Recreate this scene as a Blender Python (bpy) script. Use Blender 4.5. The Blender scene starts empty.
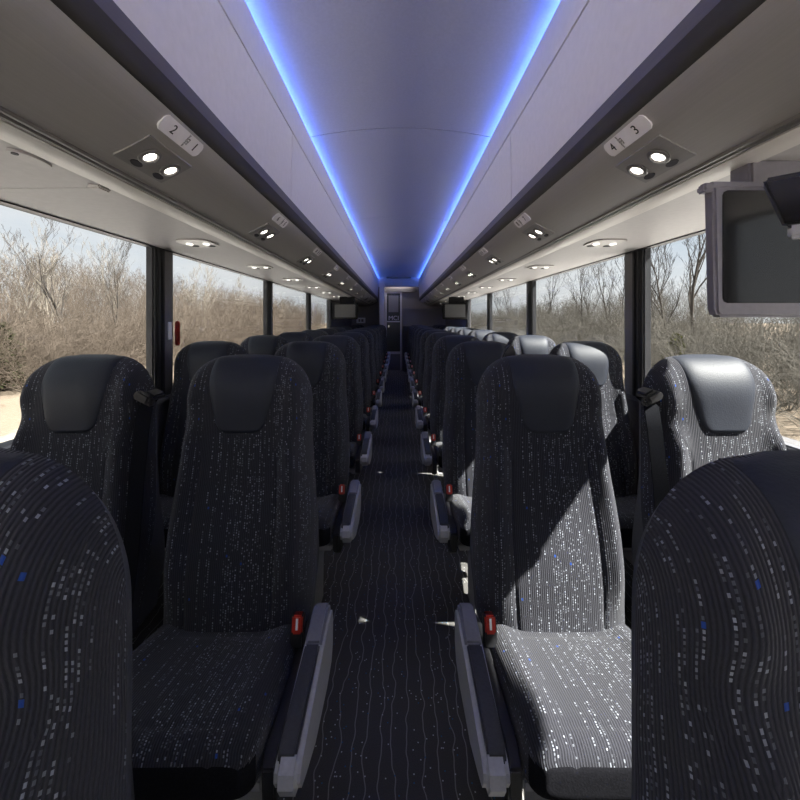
import bpy, bmesh, math, random
import numpy as np
from mathutils import Vector, Matrix

SC = bpy.context.scene
COL = SC.collection
random.seed(7)
CAM_Z = 1.27
CX = 0.015            # centre line of ceiling and bins
Y0, Y1 = -2.3, 10.2   # bus shell, front to back

# ------------------------------------------------------------------ materials
class NT:
    """tiny helper to write node trees"""
    def __init__(s, name):
        s.m = bpy.data.materials.new(name); s.m.use_nodes = True
        s.t = s.m.node_tree; s.t.nodes.clear()
        s.out = s.t.nodes.new('ShaderNodeOutputMaterial')
    def n(s, typ, **kw):
        nd = s.t.nodes.new(typ)
        for k, v in kw.items(): setattr(nd, k, v)
        return nd
    def l(s, a, b): s.t.links.new(a, b)
    def val(s, inp, v):
        if isinstance(v, bpy.types.NodeSocket): s.l(v, inp)
        elif v is not None: inp.default_value = v
    def math(s, op, a, b=None, c=None, clamp=False):
        nd = s.n('ShaderNodeMath', operation=op); nd.use_clamp = clamp
        s.val(nd.inputs[0], a); s.val(nd.inputs[1], b); s.val(nd.inputs[2], c)
        return nd.outputs[0]
    def comb(s, x, y, z=0.0):
        nd = s.n('ShaderNodeCombineXYZ')
        s.val(nd.inputs[0], x); s.val(nd.inputs[1], y); s.val(nd.inputs[2], z)
        return nd.outputs[0]
    def mix(s, f, a, b):
        nd = s.n('ShaderNodeMix', data_type='RGBA')
        s.val(nd.inputs[0], f); s.val(nd.inputs[6], a); s.val(nd.inputs[7], b)
        return nd.outputs[2]
    def wn(s, vec):
        nd = s.n('ShaderNodeTexWhiteNoise', noise_dimensions='3D'); s.l(vec, nd.inputs['Vector'])
        return nd.outputs['Value']
    def noise(s, vec, scale, detail=3.0, rough=.5):
        nd = s.n('ShaderNodeTexNoise')
        if vec is not None: s.l(vec, nd.inputs['Vector'])
        nd.inputs['Scale'].default_value = scale; nd.inputs['Detail'].default_value = detail
        nd.inputs['Roughness'].default_value = rough
        return nd.outputs[0]
    def ramp(s, f, stops):
        nd = s.n('ShaderNodeValToRGB'); s.l(f, nd.inputs[0])
        e = nd.color_ramp.elements
        while len(e) < len(stops): e.new(.5)
        for i, (p, c) in enumerate(stops): e[i].position = p; e[i].color = (*c, 1)
        return nd.outputs[0]
    def bsdf(s, color, rough=.6, metal=0.0, bump=None, bd=.001, spec=.5, sheen=0.0, coat=0.0):
        b = s.n('ShaderNodeBsdfPrincipled')
        s.val(b.inputs['Base Color'], (*color, 1) if isinstance(color, tuple) and len(color) == 3 else color)
        s.val(b.inputs['Roughness'], rough); s.val(b.inputs['Metallic'], metal)
        b.inputs['Specular IOR Level'].default_value = spec
        b.inputs['Sheen Weight'].default_value = sheen
        b.inputs['Coat Weight'].default_value = coat
        if bump is not None:
            bm_ = s.n('ShaderNodeBump'); s.l(bump, bm_.inputs['Height'])
            bm_.inputs['Distance'].default_value = bd; bm_.inputs['Strength'].default_value = 1.0
            s.l(bm_.outputs[0], b.inputs['Normal'])
        s.l(b.outputs[0], s.out.inputs[0]); return s.m
    def sep(s, vec):
        nd = s.n('ShaderNodeSeparateXYZ'); s.l(vec, nd.inputs[0]); return nd.outputs
    def obj(s): return s.n('ShaderNodeTexCoord').outputs['Object']
    def pos(s): return s.n('ShaderNodeNewGeometry').outputs['Position']

def plain(name, color, rough=.55, metal=0.0, nscale=60, amt=.12, bd=.0004, spec=.5, coat=0.0):
    """a plain surface with a faint grain of its own"""
    t = NT(name); f = t.noise(t.obj(), nscale, 3)
    a = tuple(c*(1-amt) for c in color); b = tuple(min(1, c*(1+amt)) for c in color)
    c = t.ramp(f, [(.3, a), (.7, b)])
    return t.bsdf(c, rough, metal, f, bd, spec, 0, coat)

def emit(name, color, strength):
    t = NT(name); e = t.n('ShaderNodeEmission')
    e.inputs[0].default_value = (*color, 1); e.inputs[1].default_value = strength
    t.l(e.outputs[0], t.out.inputs[0]); return t.m

def fabric_mat():
    t = NT('seat_fabric')
    uv = t.n('ShaderNodeUVMap'); x, y, _ = t.sep(uv.outputs[0])
    cu, cv = .0066, .0064
    xs = t.math('DIVIDE', x, cu); col = t.math('FLOOR', xs); fx = t.math('FRACT', xs)
    # stagger the rows a little from column to column
    off = t.math('MULTIPLY', t.wn(t.comb(col, 3.3, 0.5)), 1.0)
    ys = t.math('ADD', t.math('DIVIDE', y, cv), off); row = t.math('FLOOR', ys); fy = t.math('FRACT', ys)
    colon = t.math('GREATER_THAN', t.wn(t.comb(col, 9.1, 1.5)), .40)
    grp = t.math('GREATER_THAN', t.wn(t.comb(col, t.math('FLOOR', t.math('DIVIDE', row, 6.0)), 7.5)), .22)
    on = t.math('GREATER_THAN', t.wn(t.comb(col, row, 2.5)), .42)
    mu = t.math('LESS_THAN', t.math('ABSOLUTE', t.math('SUBTRACT', fx, .5)), .21)
    mv = t.math('LESS_THAN', t.math('ABSOLUTE', t.math('SUBTRACT', fy, .5)), .30)
    dash = t.math('MULTIPLY', t.math('MULTIPLY', colon, grp), t.math('MULTIPLY', on, t.math('MULTIPLY', mu, mv)))
    br = t.math('MULTIPLY_ADD', t.math('POWER', t.wn(t.comb(col, row, 5.5)), 1.6), .85, .15)
    dash = t.math('MULTIPLY', dash, br)
    blue = t.math('MULTIPLY', t.math('GREATER_THAN', t.wn(t.comb(col, row, 11.5)), .9978),
                  t.math('LESS_THAN', t.math('ABSOLUTE', t.math('SUBTRACT', fx, .5)), .35))
    rib = t.math('MULTIPLY_ADD', t.math('SINE', t.math('MULTIPLY', x, 2*math.pi/.0052)), .5, .5)
    thread = t.noise(t.comb(t.math('MULTIPLY', x, 500), t.math('MULTIPLY', y, 160)), 1.0, 2)
    base = t.mix(t.math('MULTIPLY_ADD', rib, .6, t.math('MULTIPLY', thread, .5)), (.0095, .0100, .0140, 1), (.037, .0375, .047, 1))
    c = t.mix(dash, base, (.265, .285, .325, 1))
    c = t.mix(blue, c, (.015, .055, .26, 1))
    h = t.math('ADD', rib, t.math('MULTIPLY', thread, .8))
    return t.bsdf(c, .92, 0, h, .0007, .2, .12)

def carpet_mat():
    t = NT('carpet')
    x, y, z = t.sep(t.pos())
    s = .043
    xs = t.math('DIVIDE', t.math('ADD', x, 3.0), s); col = t.math('FLOOR', xs); fx = t.math('FRACT', xs)
    w = t.noise(t.comb(t.math('MULTIPLY', col, 5.37), t.math('MULTIPLY', y, 7.0), 0.0), 1.0, 1.0)
    w2 = t.noise(t.comb(t.math('MULTIPLY', col, 3.1), t.math('MULTIPLY', y, 26.0), 4.0), 1.0, 0.0)
    d = t.math('ABSOLUTE', t.math('SUBTRACT', fx, t.math('ADD', t.math('MULTIPLY_ADD', w, 1.3, -.25), t.math('MULTIPLY', w2, .22))))
    line = t.math('MULTIPLY', t.math('LESS_THAN', d, .036), .55)
    def specks(scale, seed, thr):
        gx = t.math('MULTIPLY', x, scale); gy = t.math('MULTIPLY', y, scale)
        r = t.wn(t.comb(t.math('FLOOR', gx), t.math('FLOOR', gy), seed))
        px = t.math('SUBTRACT', t.math('FRACT', gx), .5); py = t.math('SUBTRACT', t.math('FRACT', gy), .5)
        rr = t.math('ADD', t.math('MULTIPLY', px, px), t.math('MULTIPLY', py, py))
        return t.math('MULTIPLY', t.math('GREATER_THAN', r, thr), t.math('LESS_THAN', rr, .14))
    white = specks(190, .5, .985); blue = specks(170, 3.5, .991)
    n = t.noise(t.pos(), 420, 3, .7)
    base = t.mix(n, (.026, .025, .024, 1), (.150, .145, .140, 1))
    c = t.mix(line, base, (.42, .41, .40, 1))
    c = t.mix(white, c, (.60, .62, .64, 1)); c = t.mix(blue, c, (.05, .16, .30, 1))
    return t.bsdf(c, .95, 0, n, .002, .15)

def leather_mat():
    t = NT('headrest_leather'); f = t.noise(t.obj(), 260, 3, .6); g = t.noise(t.obj(), 9, 2)
    c = t.mix(g, (.011, .014, .023, 1), (.018, .022, .034, 1))
    return t.bsdf(c, .58, 0, f, .0006, .38)

def brushed_mat(name, ca, cb, rough, metal):
    t = NT(name); x, y, z = t.sep(t.obj())
    f = t.noise(t.comb(t.math('MULTIPLY', x, 260), t.math('MULTIPLY', y, 3), t.math('MULTIPLY', z, 260)), 1.0, 3)
    c = t.mix(f, (*ca, 1), (*cb, 1))
    return t.bsdf(c, rough, metal, f, .00015, .5)

def glass_mat(name, tint):
    t = NT(name)
    tr = t.n('ShaderNodeBsdfTransparent'); tr.inputs[0].default_value = (*tint, 1)
    gl = t.n('ShaderNodeBsdfGlossy'); gl.inputs['Roughness'].default_value = .02
    ge = t.n('ShaderNodeNewGeometry'); dt = t.n('ShaderNodeVectorMath', operation='DOT_PRODUCT')
    t.l(ge.outputs['Incoming'], dt.inputs[0]); t.l(ge.outputs['Normal'], dt.inputs[1])
    c = t.math('ABSOLUTE', dt.outputs['Value'])
    fr = t.math('MULTIPLY_ADD', t.math('POWER', t.math('SUBTRACT', 1.0, c, clamp=True), 5.0), .80, .015)   # reflection grows towards grazing
    mx = t.n('ShaderNodeMixShader'); t.l(fr, mx.inputs[0])
    t.l(tr.outputs[0], mx.inputs[1]); t.l(gl.outputs[0], mx.inputs[2]); t.l(mx.outputs[0], t.out.inputs[0])
    return t.m

def bark_mat(name, a, b):
    t = NT(name); f = t.noise(t.pos(), 3.5, 4, .7)
    return t.bsdf(t.mix(f, (*a, 1), (*b, 1)), .95, 0, None, .001, .1)

def ground_mat():
    t = NT('dry_ground'); p = t.pos(); x, y, z = t.sep(p)
    n = t.noise(p, .35, 5, .6); n2 = t.noise(p, 9, 4, .7); n3 = t.noise(p, 60, 3, .7)
    grass = t.mix(n2, (.13, .098, .072, 1), (.30, .25, .195, 1))
    gravel = t.mix(n3, (.44, .42, .40, 1), (.72, .69, .66, 1))
    edge = t.math('ADD', t.math('ABSOLUTE', x), t.math('MULTIPLY_ADD', n, 3.0, -1.5))
    f = t.math('MULTIPLY_ADD', edge, .5, -3.6, clamp=True)      # gravel lot near the bus, dry grass farther out
    return t.bsdf(t.mix(f, gravel, grass), .95, 0, n3, .02, .1)

M = {}
M['fabric'] = fabric_mat(); M['carpet'] = carpet_mat(); M['leather'] = leather_mat()
M['shell'] = plain('seat_shell_vinyl', (.050, .052, .062), .6, 0, 180, .2)
M['arm'] = plain('armrest_grey_plastic', (.36, .36, .39), .42, 0, 150, .06)
M['armcap'] = plain('armrest_cap_plastic', (.17, .17, .205), .4, 0, 150, .06)
M['pad'] = plain('armrest_pad', (.030, .031, .036), .5, 0, 200, .2)
M['border'] = plain('cushion_border_black', (.012, .012, .015), .95, 0, 300, .2, .0004, .05)
M['red'] = plain('buckle_red', (.50, .030, .016), .35, 0, 80, .05)
M['black'] = plain('black_plastic', (.012, .012, .014), .45, 0, 120, .2)
M['belt'] = plain('belt_webbing', (.008, .0085, .011), .9, 0, 400, .3, .0006, .08)
M['leg'] = plain('pedestal_grey', (.30, .30, .31), .45, 0, 60, .06)
M['bin_under'] = brushed_mat('bin_underside_grey', (.42, .395, .38), (.49, .46, .445), .33, .3)
M['bin_edge'] = brushed_mat('bin_edge_dark', (.032, .029, .028), (.046, .041, .040), .75, 0)
M['bin_step'] = brushed_mat('bin_step_purple_grey', (.10, .095, .13), (.14, .13, .17), .5, 0)
M['bin_door'] = plain('bin_door_laminate', (.74, .70, .73), .5, 0, 40, .03, .0001)
M['rail'] = brushed_mat('rail_ivory', (.62, .58, .55), (.72, .68, .65), .38, 0)
M['railgrey'] = brushed_mat('rail_grey', (.14, .13, .13), (.2, .19, .185), .4, .3)
M['soffit'] = plain('soffit_beige_grey', (.49, .465, .465), .5, 0, 50, .04, .0002)
M['ceil'] = plain('ceiling_headliner', (.58, .56, .60), .85, 0, 90, .04, .0003)
M['seam'] = plain('seam_dark', (.05, .048, .055), .7)
M['seamgrey'] = plain('seam_grey', (.20, .18, .175), .6)
M['wall'] = plain('wall_dark_grey', (.11, .105, .11), .7, 0, 120, .15)
M['wallback'] = plain('wall_back_grey', (.24, .22, .22), .6, 0, 120, .1)
M['pillar'] = plain('pillar_black', (.018, .019, .023), .4, 0, 120, .15)
M['pillargrey'] = plain('pillar_grey', (.15, .15, .165), .5, 0, 120, .1)
M['panel'] = brushed_mat('service_panel_grey', (.30, .285, .275), (.36, .34, .33), .35, .3)
M['plate'] = plain('number_plate', (.82, .78, .79), .5, 0, 50, .03)
M['ink'] = plain('black_ink', (.012, .012, .012), .6)
M['chrome'] = plain('lamp_ring_chrome', (.55, .54, .52), .2, 1, 60, .05)
M['lamp'] = emit('reading_lamp_lit', (1, .93, .84), 4)
M['lampdim'] = emit('soffit_lamp_dim', (1, .95, .88), 1.3)
M['led'] = emit('led_blue', (.075, .205, 1.0), 13)
M['bezel'] = plain('tv_bezel_grey', (.20, .19, .225), .4, 0, 80, .05)
M['screen'] = plain('tv_screen_black', (.010, .010, .012), .10, 0, 40, .05, 0)
M['farhousing'] = plain('far_tv_housing', (.012, .012, .013), .7, 0, 80, .1, .0002, .1)
M['farscreen'] = plain('far_tv_screen_glare', (.085, .085, .085), .3, 0, 40, .05, 0)  # paler than the near screen: its reflection is put into the base colour
M['doorpan'] = plain('rear_door_dark', (.020, .026, .030), .35, 0, 60, .1)
M['doorframe'] = plain('rear_door_frame', (.62, .60, .66), .4, .2, 60, .04)
M['doorgrey'] = plain('rear_door_grey', (.19, .19, .22), .4, 0, 60, .06)
M['white'] = plain('white_sign', (.88, .88, .88), .5, 0, 60, .03)
M['glass'] = glass_mat('window_glass', (.93, .95, .95))
M['clear'] = glass_mat('windshield_glass', (.96, .97, .97))
M['bark'] = bark_mat('bark_pale', (.12, .105, .09), (.27, .24, .20))
M['bark_dark'] = bark_mat('bark_grey', (.035, .030, .027), (.08, .07, .062))
M['twig_l'] = bark_mat('thicket_brown', (.036, .028, .023), (.165, .134, .108))
M['twig_r'] = bark_mat('thicket_grey', (.036, .034, .030), (.155, .143, .126))
M['green'] = bark_mat('evergreen_leaf', (.010, .015, .006), (.032, .037, .014))
M['olive'] = bark_mat('olive_leaf', (.05, .055, .015), (.11, .11, .035))
M['ground'] = ground_mat()
M['roof'] = plain('roof_metal', (.5, .5, .5), .5)

# ------------------------------------------------------------------ mesh helpers
def mesh_obj(name, bm, mat, parent=None, smooth=None, loc=None):
    bmesh.ops.recalc_face_normals(bm, faces=bm.faces)
    me = bpy.data.meshes.new(name); bm.to_mesh(me); bm.free()
    if smooth is not None:
        me.polygons.foreach_set('use_smooth', [True]*len(me.polygons))
        me.set_sharp_from_angle(angle=math.radians(smooth))
    for m_ in (mat if isinstance(mat, (list, tuple)) else [mat]): me.materials.append(m_)
    o = bpy.data.objects.new(name, me); COL.objects.link(o)
    if parent is not None: o.parent = parent
    if loc is not None: o.location = loc
    return o

def tag(o, label=None, cat=None, group=None, kind=None):
    if label: o['label'] = label
    if cat: o['category'] = cat
    if group: o['group'] = group
    if kind: o['kind'] = kind
    return o

def empty(name, loc, label, cat, group=None):
    o = bpy.data.objects.new(name, None); COL.objects.link(o); o.location = loc
    o.empty_display_size = .1
    return tag(o, label, cat, group)

def add_box(bm, x0, x1, y0, y1, z0, z1, bev=0.0, seg=2, mi=0, mat=None):
    r = bmesh.ops.create_cube(bm, size=1.0)
    vs = r['verts']
    for v in vs:
        v.co = Vector(((x0+x1)/2 + v.co.x*(x1-x0), (y0+y1)/2 + v.co.y*(y1-y0), (z0+z1)/2 + v.co.z*(z1-z0)))
        if mat is not None: v.co = mat @ v.co
    fs = {f for v in vs for f in v.link_faces}
    for f in fs: f.material_index = mi
    if bev > 0:
        es = {e for v in vs for e in v.link_edges}
        bmesh.ops.bevel(bm, geom=list(es), offset=bev, segments=seg, affect='EDGES', clamp_overlap=True)

def box(name, x0, x1, y0, y1, z0, z1, mat, parent=None, bev=0.0, seg=2):
    bm = bmesh.new(); add_box(bm, x0, x1, y0, y1, z0, z1, bev, seg)
    return mesh_obj(name, bm, mat, parent, 40 if bev else None)

def add_prism(bm, pts, axis, a, b, mi=0):
    """closed polygon pts (2D) extruded along axis from a to b.  axis 'y': pts=(x,z)  axis 'x': pts=(y,z)"""
    def P(p, t): return (p[0], t, p[1]) if axis == 'y' else ((t, p[0], p[1]) if axis == 'x' else (p[0], p[1], t))
    v0 = [bm.verts.new(P(p, a)) for p in pts]; v1 = [bm.verts.new(P(p, b)) for p in pts]
    n = len(pts); fs = [bm.faces.new(v0), bm.faces.new(v1[::-1])]
    for i in range(n):
        fs.append(bm.faces.new((v0[i], v1[i], v1[(i+1) % n], v0[(i+1) % n])))
    for f in fs: f.material_index = mi
    return fs

def prism(name, pts, axis, a, b, mat, parent=None, smooth=25, bev=0.0):
    bm = bmesh.new(); add_prism(bm, pts, axis, a, b)
    if bev: bmesh.ops.bevel(bm, geom=bm.edges[:], offset=bev, segments=2, affect='EDGES', clamp_overlap=True)
    return mesh_obj(name, bm, mat, parent, smooth)

def tube(bm, pts, r, n=6, mi=0):
    pts = [Vector(p) for p in pts]; rings = []
    rs = r if isinstance(r, (list, tuple)) else [r]*len(pts)
    for i, p in enumerate(pts):
        d = (pts[min(i+1, len(pts)-1)] - pts[max(i-1, 0)]).normalized()
        a = d.orthogonal().normalized(); b = d.cross(a)
        rings.append([bm.verts.new(p + (a*math.cos(2*math.pi*k/n) + b*math.sin(2*math.pi*k/n))*rs[i]) for k in range(n)])
    for i in range(len(rings)-1):
        for k in range(n):
            bm.faces.new((rings[i][k], rings[i][(k+1) % n], rings[i+1][(k+1) % n], rings[i+1][k])).material_index = mi
    bm.faces.new(rings[0][::-1]); bm.faces.new(rings[-1])

def grid_obj(name, P, uv, mat, parent=None, close_u=False, caps=()):
    """P: array (n,m,3) -> quad sheet.  uv: array (n,m,2)"""
    n, m = P.shape[:2]
    bm = bmesh.new(); V = [[bm.verts.new(P[i, j]) for j in range(m)] for i in range(n)]
    lay = bm.loops.layers.uv.new('UVMap')
    for i in range(n-1):
        for j in range(m-1 if not close_u else m):
            j2 = (j+1) % m
            q = (V[i][j], V[i+1][j], V[i+1][j2], V[i][j2])
            f = bm.faces.new(q)
            for lp, (a, b) in zip(f.loops, ((i, j), (i+1, j), (i+1, j2), (i, j2))): lp[lay].uv = uv[a, b]
    for c in caps: bm.faces.new([V[c][j] for j in range(m)])
    bmesh.ops.remove_doubles(bm, verts=bm.verts, dist=1e-5)
    return mesh_obj(name, bm, mat, parent, 60)

def text_mesh(name, txt, size, mat, parent, M4, extrude=.0006):
    cu = bpy.data.curves.new(name, 'FONT'); cu.body = txt; cu.size = size; cu.extrude = extrude
    cu.align_x = 'CENTER'; cu.align_y = 'CENTER'
    o = bpy.data.objects.new(name+'_c', cu); COL.objects.link(o)
    bpy.context.view_layer.update()
    dg = bpy.context.evaluated_depsgraph_get()
    me = bpy.data.meshes.new_from_object(o.evaluated_get(dg))
    bpy.data.objects.remove(o); bpy.data.curves.remove(cu)
    me.name = name; me.materials.clear(); me.materials.append(mat)
    r = bpy.data.objects.new(name, me); COL.objects.link(r)
    me.transform(M4)
    if parent is not None: r.parent = parent
    return r

# ------------------------------------------------------------------ the seat
ZB, ZT = .37, CAM_Z - .113      # backrest bottom and top
WTOP = .194
def sstep(a, b, x):
    t = np.clip((x-a)/(b-a), 0, 1); return t*t*(3-2*t)
def W(z):                        # half width of the backrest by height
    t = (z-ZB)/(ZT-ZB)
    return WTOP + .022*(1-sstep(.35, .72, t)) - .010*(1-sstep(0, .22, t))
def topz(s):
    a = np.abs(s)*WTOP; rx, rz = .135, .150
    k = np.clip((a-(WTOP-rx))/rx, 0, 1)
    return ZT - rz*(1-np.power(np.clip(1-k**2.3, 0, 1), 1/2.3))
def line_y(z): return -.145 + .145*(z-ZB)/(ZT-ZB) + .012*np.sin(math.pi*(z-ZB)/(ZT-ZB))
def off_y(z): return .062 - .034*sstep(.62, 1.0, (z-ZB)/(ZT-ZB))
def seam_s(t): return .56 + .44*np.power(np.clip((t-.60)/.15, 0, 1), 2.2)
def front_y(s, z):
    tt = np.clip((z-ZB)/(topz(s)-ZB), 0, 1); t = (z-ZB)/(ZT-ZB); a = np.abs(s)
    edge = np.power(np.clip(1-a**5, 0, 1), .5)*np.power(np.clip(1-tt**16, 0, 1), .5)
    low = sstep(.06, .30, t)*(1-sstep(.66, .80, t))
    bol = .042*np.exp(-((a-.80)/.17)**2)*low + .030*np.exp(-((a-.80)/.15)**2)*sstep(.74, .86, t)
    lum = .016*np.exp(-((t-.28)/.16)**2)*(1-a**2) + .012*np.exp(-((t-.90)/.09)**2)*(1-np.clip(a/.7, 0, 1)**2)
    g = .0055*np.exp(-((a-seam_s(t))/.022)**2)*(t < .75)
    for q in (.34, .54): g = g + .003*np.exp(-((t-q)/.0055)**2)*(1-sstep(.50, .56, a))
    return line_y(z) + off_y(z) - (.102 - .022*sstep(.62, 1.0, t) + bol + lum - g)*edge

def ssp(n, p=1.7):
    x = np.linspace(-1, 1, n); return np.sign(x)*(1-(1-np.abs(x))**p)

def backrest_mesh():
    S = ssp(81, 1.6); T = np.concatenate([np.linspace(0, .9, 84), 1-(.1*(1-np.linspace(0, 1, 20)[1:])**1.9)])
    s, tt = np.meshgrid(S, T, indexing='ij')
    z = ZB + (topz(s)-ZB)*tt
    u = s*W(z); y = front_y(s, z)
    P = np.stack([u, y, z], -1)
    m = len(S)//2
    d = np.linalg.norm(np.diff(P, axis=0), axis=2); cum = np.concatenate([np.zeros((1, len(T))), np.cumsum(d, 0)], 0)
    cum = cum - cum[m:m+1]
    dv = np.linalg.norm(np.diff(P, axis=1), axis=2); cv = np.concatenate([np.zeros((len(S), 1)), np.cumsum(dv, 1)], 1)
    cum = .25*cum + .75*cum[:, 10:80].mean(1, keepdims=True)
    uv = np.stack([cum + .5, cv*.35 + cv[m:m+1]*.65], -1)
    return P, uv
def outline(n=60, grow=0.0):
    zs = np.linspace(ZB, topz(np.array(1.0)), 26)
    pts = [(W(z)+grow, z) for z in zs]
    S = np.cos(np.linspace(0, math.pi, n))
    top = [(s*(WTOP+grow), topz(np.array(s))+grow) for s in S]
    left = [(-(W(z)+grow), z) for z in zs[::-1]]
    return pts + top[1:-1] + left
def shell_obj(parent):
    bm = bmesh.new(); o = outline(60, .003); n = len(o)
    layers = [(-.006, -.012), (-.002, -.008), (.016, -.014), (.026, -.030)]
    rings = []
    for dy, g in layers:
        rings.append([bm.verts.new((x*(1+g*3), float(line_y(z) + off_y(z)) + dy + (.085*float(1-sstep(.12, .55, np.array((z-ZB)/(ZT-ZB)))) if dy > .01 else 0), z + 1.4*g*((z-ZB)/(ZT-ZB)))) for x, z in o])  # magazine pocket bulge low down, added to block sun streaks across the aisle
    for a, b in zip(rings, rings[1:]):
        for k in range(n): bm.faces.new((a[k], a[(k+1) % n], b[(k+1) % n], b[k]))
    bm.faces.new(rings[0]); bm.faces.new(rings[-1][::-1])
    return mesh_obj('back_shell', bm, M['shell'], parent, 35)
HZ0 = .222
def headrest_mesh():
    A = ssp(41, 1.8); B = np.concatenate([np.linspace(0, .12, 10)**1.0, np.linspace(.14, .93, 30), np.linspace(.94, 1, 10)])
    rows = []
    for b in B:
        hw = .074 + .028*sstep(0, .8, np.array(b))
        if b < .2: hw = hw - .040*(1-math.sqrt(max(0, 1-(1-b/.2)**2)))
        s = A*hw/WTOP
        zt = topz(s); z = zt - HZ0*(1-b)
        ed = np.power(np.clip(1-np.abs(A)**8, 0, 1), .6)*min(1, (b/.05)**.6 if b > 0 else 0)
        y = front_y(s, z) + .004 - .0125*ed
        rows.append(np.stack([s*W(z), y, z], -1))
    hw = .102; s = A*hw/WTOP                      # over the top and a little down the back
    for dy, dz in ((.004, .003), (.016, -.004), (.029, -.024), (.032, -.07)):
        z = topz(s) + dz*np.power(np.clip(1-np.abs(A)**8, 0, 1), .6) - .030*np.abs(A)**5
        rows.append(np.stack([s*WTOP, line_y(topz(s)) + off_y(topz(s)) + dy, z], -1))
    P = np.stack(rows, 1)
    return P, P[..., [0, 2]].copy()
CF, CB = -.535, -.10          # cushion front and back (local y)
def cushion_mesh():
    th = np.linspace(0, math.pi/2, 14)
    st = [(CF + .055*(1-math.sin(t)), .20 + .80*math.cos(t)**.0 if False else 0) for t in th]
    qs = np.concatenate([CF + .06*(1-np.cos(th)), np.linspace(CF+.06, CB, 30)[1:]])
    N = 88; rows = []; uvs = []
    ang = np.linspace(0, 2*math.pi, N, endpoint=False)
    for q in qs:
        k = np.clip((q-CF)/.06, 0, 1); round_ = math.sqrt(max(0, 1-(1-k)**2))
        f = (q-CF)/(CB-CF)
        zt = .508 - .092*f + .008*math.sin(math.pi*f); zb = .375 - .03*f
        w = .203 - .03*(1-round_)*1.0; hc = (zt+zb)/2; hh = (zt-zb)/2 - .045*(1-round_)
        c, s_ = np.cos(ang), np.sin(ang)
        x = w*np.sign(c)*np.abs(c)**(2/5.5); zz = np.sign(s_)*np.abs(s_)**(2/5.5)
        a = np.abs(x)/.203
        up = zz > 0
        bol = .014*np.exp(-((a-.80)/.17)**2)*sstep(.02, .3, np.array(f)) - .006*(1-a**2)
        g = .005*np.exp(-((a-.60)/.022)**2) + .004*np.exp(-((f-.80)/.012)**2)*(a < .6) + .0035*np.exp(-((q-CF-.05)/.006)**2)
        z = hc + hh*zz + np.where(up, (bol-g)*np.clip(zz, 0, 1)**4, 0)
        rows.append(np.stack([x, np.full(N, q), z], -1))
        along = q + (0 if k >= 1 else 0)
        R_ = rows[-1]; d_ = np.hypot(np.diff(R_[:, 0]), np.diff(R_[:, 2])); cu_ = np.concatenate([[0], np.cumsum(d_)])
        top = N//4; vv = q if k >= 1 else CF + .06 - .09*(1-k)
        uvs.append(np.stack([.5 - (cu_ - cu_[top]), np.full(N, vv)], -1))
    return np.stack(rows, 0), np.stack(uvs, 0)

MESH = {}
def part(key, maker, parent):
    """first call builds, later calls share the mesh"""
    if key in MESH:
        o = bpy.data.objects.new(key.split(':')[0], MESH[key]); COL.objects.link(o); o.parent = parent; return o
    o = maker(parent); MESH[key] = o.data; return o

def mk_arm(sd):
    def f(parent):
        # sd = +1: the aisle is on the +x side of the seat
        xi, xo = sd*.242, sd*.290
        a, b = min(xi, xo), max(xi, xo)
        pts = [(-.175, .505), (-.20, .512), (-.29, .497), (-.520, .474), (-.541, .462), (-.546, .440), (-.530, .412),
               (-.49, .394), (-.40, .372), (-.26, .352), (-.19, .362), (-.165, .40), (-.160, .47)]
        bm = bmesh.new(); add_prism(bm, pts, 'x', a, b)
        es = [e for e in bm.edges if abs(e.verts[0].co.x - e.verts[1].co.x) < 1e-6]
        bmesh.ops.bevel(bm, geom=es, offset=.010, segments=3, affect='EDGES', clamp_overlap=True)
        o = mesh_obj('armrest', bm, M['arm'], parent, 40)
        return o
    return f
def mk_pad(sd):
    def f(parent):
        xi, xo = sd*.245, sd*.280
        a, b = min(xi, xo), max(xi, xo)
        pts = [(-.30, .492), (-.30, .503), (-.508, .4845), (-.524, .475), (-.524, .46)]
        return prism('arm_pad', pts, 'x', a, b, M['pad'], parent, 40, .004)
    return f
def mk_cap(sd):
    def f(parent):
        xi, xo = sd*.244, sd*.284
        a, b = min(xi, xo), max(xi, xo)
        pts = [(-.303, .480), (-.303, .505), (-.21, .523), (-.178, .515), (-.168, .49), (-.2, .470)]
        return prism('arm_cap', pts, 'x', a, b, M['armcap'], parent, 40, .006)
    return f
def mk_buckle(sd):
    def f(parent):
        c = sd*.206
        rot = Matrix.Translation((c, -.212, .475)) @ Matrix.Rotation(math.radians(-14), 4, 'X')
        bm = bmesh.new()
        add_box(bm, -.017, .017, -.012, .012, -.045, .030, .004, 2, 0, rot)
        return mesh_obj('buckle', bm, M['black'], parent, 40)
    return f
def mk_button(sd):
    def f(parent):
        c = sd*.206
        rot = Matrix.Translation((c, -.212, .475)) @ Matrix.Rotation(math.radians(-14), 4, 'X')
        bm = bmesh.new()
        add_box(bm, -.0135, .0135, -.017, .0135, -.012, .030, .004, 2, 0, rot)
        add_box(bm, -.004, .004, -.0185, -.015, -.002, .026, .001, 1, 1, rot)
        return mesh_obj('release_button', bm, [M['red'], M['white']], parent, 40)
    return f
def mk_leg(sd):
    def f(parent):
        bm = bmesh.new()
        add_prism(bm, [(-.46, .39), (-.20, .37), (-.24, .03), (-.22, 0), (-.42, 0), (-.40, .03)], 'x', sd*.10-.022, sd*.10+.022)
        bmesh.ops.bevel(bm, geom=bm.edges[:], offset=.005, segments=2, affect='EDGES', clamp_overlap=True)
        add_box(bm, -.20, .20, -.47, -.42, .345, .372, .005)
        add_box(bm, -.20, .20, -.22, -.17, .335, .362, .005)
        return mesh_obj('pedestal', bm, M['leg'], parent, 40)
    return f
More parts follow.
